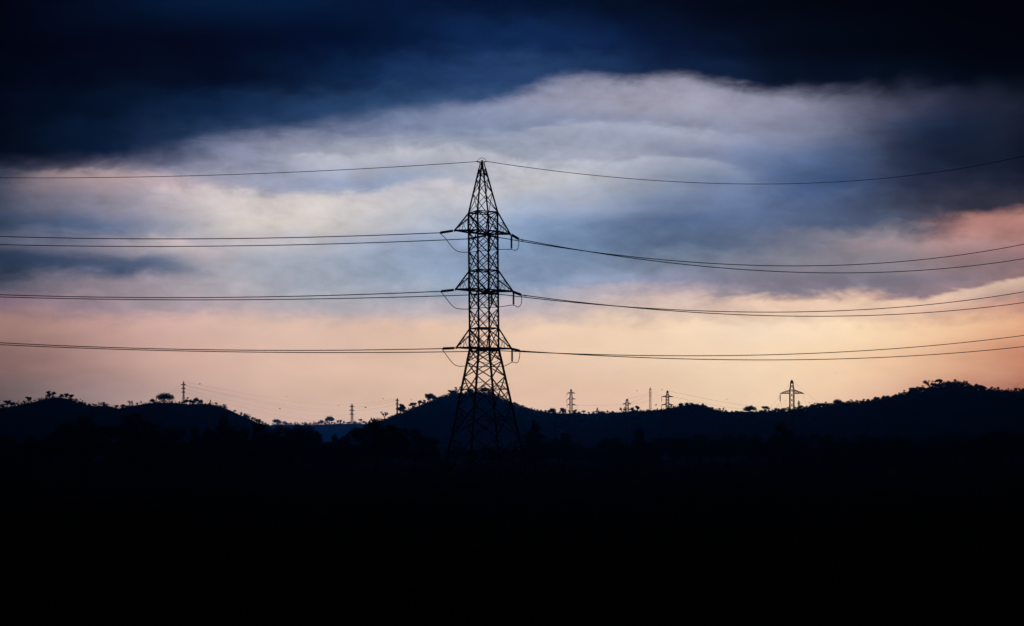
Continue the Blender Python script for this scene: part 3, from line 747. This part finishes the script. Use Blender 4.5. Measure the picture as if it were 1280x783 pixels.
fit_wire(SEG[2]['A'], 0, 283, [(460,438),(368,438.6),(276,437.6),(184,435.5),(90,432.5),(0,429)], 1.4, RW, 'upper one of the lowest pair of conductors left of the big pylon', G)
fit_wire(SEG[2]['B'], 0, 290, [(530,440.6),(460,441),(368,440.8),(276,439.7),(184,437.8),(90,434.8),(0,431.2)], 1.4, RW, 'lower one of the lowest pair of conductors left of the big pylon', G)
fit_wire(SEG[0]['Cc'], 1280, 337, [(680,305.8),(720,314),(762,321.6),(820,329.3),(885,335),(960,338.9),(1008,339.6),(1130,335.6),(1280,325.4)], 1.4, RW, 'lower one of the two highest conductors far right of the big pylon', G, damper=True)
fit_wire(SEG[0]['Dd'], 1280, 342, [(680,308.8),(720,315.6),(762,321.9),(820,327.6),(885,331),(960,331.6),(1008,329.8),(1130,322),(1280,308.2)], 1.4, RW, 'upper one of the two highest conductors far right of the big pylon', G)
fit_wire(SEG[1]['Cc'], 1280, 337, [(680,373),(762,384.8),(820,390),(885,393.2),(960,394.6),(1008,394.2),(1130,389.6),(1280,380)], 1.4, RW, 'lower one of the middle pair of conductors far right of the big pylon', G, damper=True)
fit_wire(SEG[1]['Dd'], 1280, 342, [(680,376),(762,385.6),(820,388.8),(885,390.2),(960,389.4),(1008,388.4),(1130,381),(1280,366.6)], 1.4, RW, 'upper one of the middle pair of conductors far right of the big pylon', G)
fit_wire(SEG[2]['Cc'], 1280, 337, [(700,443),(762,446.6),(820,448.8),(885,449.6),(960,450),(1008,449.4),(1130,444.6),(1280,434)], 1.4, RW, 'lower one of the lowest pair of conductors right of the big pylon', G, damper=True)
fit_wire(SEG[2]['Dd'], 1280, 342, [(700,442.3),(762,444.6),(820,445.4),(885,445.4),(960,443.6),(1008,442),(1130,434),(1280,420)], 1.4, RW, 'upper one of the lowest pair of conductors right of the big pylon', G)

# ------------------------------------------------------------------ distant pylons
def far_pylon(px, top, D, z0, waist, wtop, wbot, arms, label, bw=.16, ang=20, strings=(), hip=None):
    """waist: row where the splayed legs begin; arms: (row, left px, right px, rise in rows)"""
    S = D/F; x0 = (px-640)*S; base = Vector((x0, D, z0))
    root = empty('lattice_pylon', base, label, 'pylon', 'electricity pylons')
    def z_(py): return CAMZ+(HZ-py)*S-z0
    zt, zw = z_(top), z_(waist)
    def r_(z):
        if z >= zw: return (wtop*.4+(wtop*.6)*min(1, (zt-z)/(zt-zw+.01)*2.6))*S*1.41
        return (wtop+(wbot-wtop)*(zw-z)/max(zw, .1))*S*1.41
    th = [math.radians(ang+90*k) for k in range(4)]
    def cn(k, z): r = r_(z); return Vector((math.cos(th[k % 4])*r, math.sin(th[k % 4])*r, z))
    mb = MB(); zs = [zt-.3]
    while zs[-1] > 0: zs.append(max(0, zs[-1]-max(1.6, r_(zs[-1])*1.7)))
    for a, b in zip(zs, zs[1:]):
        for k in range(4):
            mb.bar(cn(k, a), cn(k, b), bw*1.5); mb.bar(cn(k, a), cn(k+1, b), bw*.8); mb.bar(cn(k+1, a), cn(k, b), bw*.8)
    mb.bar((0,0,zt-1.5), (0,0,zt), bw*3)
    mb.build('lattice_body', STEEL, parent=root)
    for row, lp, rp, rise in arms:
        z = z_(row)
        for s, w in ((-1, lp), (1, rp)):
            if not w: continue
            tip = Vector((s*w*S, 0, z)); m = MB(); r0 = r_(z)
            for q in (-1, 1):
                a = Vector((s*r0*.7, q*r0*.7, z)); b = Vector((s*r0*.6, q*r0*.6, z+rise*S))
                m.bar(a, tip, bw*2.0); m.bar(b, tip, bw*1.8)
                for f0 in (.25, .5, .75):
                    m.bar(a.lerp(tip, f0), b.lerp(tip, f0), bw*.8); m.bar(a.lerp(tip, f0), b.lerp(tip, f0-.25), bw*.8)
            m.build('crossarm', STEEL, parent=root)
    for dx, r0, r1, w in strings:
        a = Vector((dx*S, 0, z_(r0))); b = Vector((dx*S, 0, z_(r1))); pts = []; rs = []
        for i in range(8): t = i/8; pts += [a.lerp(b, t), a.lerp(b, t+.08)]; rs += [w*S, w*S*.6]
        MB().tube(pts+[b], rs+[.05], 6).build('insulator_string', GLASS, parent=root)
    return root
DL = HILLS['left'][0]
x_ = (229.5-640)/F*DL
far_pylon(229.5, 476.6, DL, hill_z('left', x_, DL)-.4, 494, .6, 2.2, [(481.5,3.4,3.2,1.6),(486.3,3.2,2.4,1.6),(490.8,2.8,2.2,1.4)], 'slender dark pylon standing on the crest of the left hill', .17)
far_pylon(440, 505, 3000, 0, 519, .9, 3.0, [(508.6,3.4,3.0,1.2),(513.6,3.6,3.4,1.2),(518.2,3.2,2.8,1.2)], 'small dark pylon rising behind the far blue ridge line left of the round black tree', .32)
x_ = (496.6-640)/F*1900
far_pylon(496.6, 497.8, 1900, hill_z('central', x_, 1900)-.4, 515, .7, 1.2, [(500.8,2.2,2.2,1),(505.2,2.2,2.0,1)], 'slim short-armed pylon on the left slope of the central hill', .25)
far_pylon(713.8, 486.6, 1240, 0, 512, 1.5, 5.4, [(491.8,5.0,5.2,1.6),(499.2,5.2,5.8,1.6),(506.4,5.2,6.2,1.6)], 'brown pylon with three wide pairs of arms right of the big pylon', .16,
    strings=((-5.1,491.8,495.5,.35),(-5.3,499.2,504,.35),(-5.1,506.4,509.5,.35)))
far_pylon(746.6, 509.8, 1700, 0, 522, 1.0, 3.0, [(515.2,3.6,2.6,2.0)], 'tiny pylon tip peeping over the ridge left of the domed tree', .2)
far_pylon(783.8, 498.6, 1100, 0, 512, 1.6, 4.2, [(505.3,5.4,5.2,1.8),(512.5,4.8,4.8,1.6)], 'small one-arm brown pylon left of the tall slim mast', .16)
far_pylon(812.8, 484.6, 2400, 20, 490, .8, 1.7, [(487.5,1.8,1.8,1),(491.5,2.0,2.0,1),(495.5,2.0,1.8,1)], 'tall slim mast-like pylon between the two brown pylons', .15)
far_pylon(834.3, 488.4, 1000, 0, 512, 1.6, 4.6, [(496.3,7.2,7.2,1.8),(506.4,7.6,7.8,1.8)], 'brown pylon with two pairs of arms left of the wooded knoll', .17,
    strings=((-7.2,496.6,502.5,.35),(-7.6,506.8,512,.35)))
far_pylon(989.8, 475.2, 640, 0, 512, 2.6, 7.5, [(492,14.6,15.0,4.6),(512.5,13.0,13.0,4.0)], 'large black pylon with wide triangular arms before the right hill', .15, ang=25,
    strings=((-14.6,493.2,501.8,.8),))
x_ = (998.5-640)/F*1600
far_pylon(998.5, 501, 1600, hill_z('right', x_, 1600)-.4, 508, .7, 1.0, [(504.4,1.8,1.8,1)], 'tiniest pylon close behind the large one at the foot of the right hill', .24)
far_pylon(262.3, 502.7, 900, 0, 518, 1.4, 2.4, [(507,2.4,2.4,1),(511.5,2.4,2.4,1)], 'faint grey pylon in the valley before the right end of the left hill', .12)
far_pylon(151.5, 514, 900, 0, 530, 1.4, 2.4, [(519,2.2,2.2,1),(524,2.2,2.2,1)], 'faint grey pylon in the valley between the two largest round trees', .12)
far_pylon(694.5, 521, 1100, 0, 540, 1.2, 2.4, [(526,2.6,2.6,1)], 'faint grey pylon low before the saddle right of the tiered tree', .12)

def far_wire(p, q, sag, r, label, group='thin wires of the distant lines'):
    a = at(*p); b = at(*q); P = []
    for i in range(31):
        t = i/30; c = a.lerp(b, t); c.z -= sag*(c.y/F)*4*t*(1-t); P.append(c)
    o = MB().tube(P, r, 4).build('conductor', WIRE, at0=a); tag(o, label, 'power line', group)
for i, (y0, y1) in enumerate([(477.5,500.5),(481.5,506),(482,508),(486.5,512.5),(490.8,517.5)]):
    far_wire((229.5,y0,DL), (440,y1+4,3000), 7+i*1.2, .042, ['topmost faint wire between the left hill pylon and the far ridge pylon','second faint wire down right of the left hill pylon','third faint wire down right of the left hill pylon','fourth faint wire down right of the left hill pylon','lowest faint wire right of the left hill pylon'][i])
far_wire((229.5,478,DL), (205,496,1000), 1.5, .04, 'upper faint wire dropping left from the left hill pylon')
far_wire((229.5,484,DL), (208,498.5,1000), 1.5, .04, 'lower faint wire dropping left from the left hill pylon')
for i, (y0, y1) in enumerate([(505,498.5),(508.6,501),(513.6,505.5)]):
    far_wire((440,y0,3000), (496.6,y1,1900), 1.5, .06, ['top','middle','bottom'][i]+' faint wire between the far ridge pylon and the slim hill pylon')
for i, (y0, y1) in enumerate([(515,499),(506,487.5),(499,485.5)]):
    far_wire(((714,783.8,783.8)[i],(507,505.3,498.6)[i],(1240,1100,1100)[i]), (812.8,y1+2,2400), 3, .05, ['lowest','middle','topmost'][i]+' faint wire rising right to the tall slim mast')
far_wire((812.8,487.5,2400), (834.3,496.3,1000), 2, .04, 'short faint wire between the slim mast and the two-armed pylon')
far_wire((834.3,488.6,1000), (989.8,510,1600), 5, .045, 'upper faint wire running right from the two-armed pylon')
far_wire((841,496.3,1000), (980,513,1600), 5, .045, 'middle faint wire running right from the two-armed pylon')
far_wire((841,506.4,1000), (940,515,1600), 3, .045, 'lower faint wire running right from the two-armed pylon')
far_wire((989,477,640), (955,519,760), 1, .03, 'thin wire dropping left from the peak of the large right pylon')
far_wire((991,477,640), (1034,512,900), 1, .03, 'thin wire dropping right from the peak of the large right pylon')
far_wire((975.8,502,640), (962,520,760), .5, .035, 'thin wire dropping left from the hanging insulator of the right pylon')
far_wire((975.8,502,640), (1090,650,110), 20, .022, 'thin wire dropping right from the hanging insulator of the right pylon')
far_wire((1004.2,492,640), (1240,640,110), 34, .022, 'thin wire from the right arm of the large right pylon down over the dark woods')
far_wire((827,502.5,1000), (864,585,300), 8, .025, 'left thin wire dropping over the dark woods from the two-armed pylon')
far_wire((841,506.4,1000), (890,585,300), 14, .025, 'right thin wire dropping over the dark woods from the two-armed pylon')
far_wire((708.5,503,1240), (745,560,500), 12, .03, 'thin wire dropping from the three-armed pylon across the dark saddle')
far_wire((720,506,1240), (800,545,600), 18, .03, 'thin wire curving right from the three-armed pylon across the dark saddle')
far_wire((1258,489.5,1600), (1302,460,900), 1, .05, 'short wire rising to the right picture edge above the right hill')

# ------------------------------------------------------------------ birds
def bird_mesh():
    mb = MB(); mb.tube([(-.0,-.24,0),(0,-.16,.01),(0,0,.02),(0,.14,.02),(0,.22,.03),(0,.27,.02)], [.012,.045,.07,.055,.035,.008], 8)
    return mb
def wing(s):
    mb = MB(); top = [(0,.10,.03),(.18*s,.13,.12),(.42*s,.02,.16)]; bot = [(0,-.08,.03),(.20*s,-.03,.11),(.42*s,.0,.155)]
    for dz in (0, .012): mb.v += [Vector((x,y,z+dz)) for x,y,z in top+bot]
    for o in (0, 6):
        mb.f += [(o,o+1,o+4,o+3),(o+1,o+2,o+5,o+4)]
    mb.f += [(0,1,7,6),(1,2,8,7),(3,4,10,9),(4,5,11,10),(2,5,11,8)]
    return mb
BM = bird_mesh().mesh('body', FEATH); WM = [wing(-1).mesh('wing', FEATH), wing(1).mesh('wing', FEATH)]
brng = random.Random(3)
for px, py, s, label in [
    (249.8,480.3,1.1,'tiny dark bird in flight right of the left hill pylon'),
    (358,496.4,1.0,'tiny bird in flight highest above the far blue ridge'),
    (350,511.3,1.1,'tiny bird flying low just above the far blue ridge trees'),
    (423.3,507.6,1.1,'tiny bird flying just left of the far ridge pylon'),
    (457,509.8,1.4,'small dark bird flying between the far ridge pylon and the slim pylon'),
    (479,498.7,.9,'tiny bird flying just left of the slim hill pylon'),
    (514,500,.8,'tiny bird over the left slope of the central hill'),
    (796,488.7,1.0,'tiny bird flying just left of the tall slim mast top'),
    (819.6,506.8,1.6,'dark bird between the slim mast and the two-armed pylon'),
    (827.7,487.5,.9,'tiny bird beside the peak of the two-armed pylon'),
    (908.8,499.8,.9,'lone tiny bird over the low ridge between wooded knoll and wide umbrella tree'),
    (982,501.4,.8,'tiny bird left of the large right pylon body'),
    (1011.5,503.6,.8,'tiny bird right of the large right pylon'),
    (1043.8,467.2,1.0,'lone bird high above the rise to the right hill'),
    (278,501.5,.9,'tiny bird above the falling right slope of the left hill')]:
    root = empty('bird', at(px, py, 420), label, 'bird', 'birds flying over the hills')
    root.scale = (s,)*3; root.rotation_euler = (brng.uniform(-.2,.2), brng.uniform(-.3,.3), brng.uniform(0, 6.28))
    for nm, me in (('body', BM), ('wing', WM[0]), ('wing', WM[1])):
        o = bpy.data.objects.new(nm, me); C.objects.link(o); o.parent = root

# wire fence running away across the field towards the pylon
fr = empty('wire_fence', (0, 68, gz(0, 68)), 'barely visible thin wire fence running away across the black field', 'fence')
FP = []
for k in range(15):
    D = 66+k*k*1.35+k*6; px = interp([(583,626),(598,627),(655,632),(711,637)], HZ+CAMZ/D*F); x = (px-640)/F*D; FP.append(Vector((x, D, gz(x, D))))
for p in FP:
    q = p-fr.location; MB().bar(q-Vector((0,0,.3)), q+Vector((0,0,1.15)), .09, .08).build('post', STEEL, parent=fr)
for h in (.45, .75, 1.05):
    MB().tube([p+Vector((.05,0,h))-fr.location for p in FP], .006, 4).build('wire', WIRE, parent=fr)

# ------------------------------------------------------------------ haze
hb = MB(); x0, x1, y0, y1, z0, z1 = -7300, 7300, -7300, 7300, -6, 140
hb.v = [Vector(p) for p in ((x0,y0,z0),(x1,y0,z0),(x1,y1,z0),(x0,y1,z0),(x0,y0,z1),(x1,y0,z1),(x1,y1,z1),(x0,y1,z1))]
hb.f = [(3,2,1,0),(4,5,6,7),(0,1,5,4),(1,2,6,5),(2,3,7,6),(3,0,4,7)]
hm = bpy.data.materials.new('haze_air'); hm.use_nodes = True; ht = hm.node_tree; ht.nodes.clear()
ho = ht.nodes.new('ShaderNodeOutputMaterial'); hp = ht.nodes.new('ShaderNodeVolumePrincipled')
hp.inputs['Color'].default_value = (.03, .26, 1.0, 1); hp.inputs['Density'].default_value = HAZE_D; hp.inputs['Anisotropy'].default_value = 0.78
ht.links.new(hp.outputs[0], ho.inputs['Volume'])
haze = hb.build('haze', hm); tag(haze, kind='stuff')
print('trees', NTREE[0])
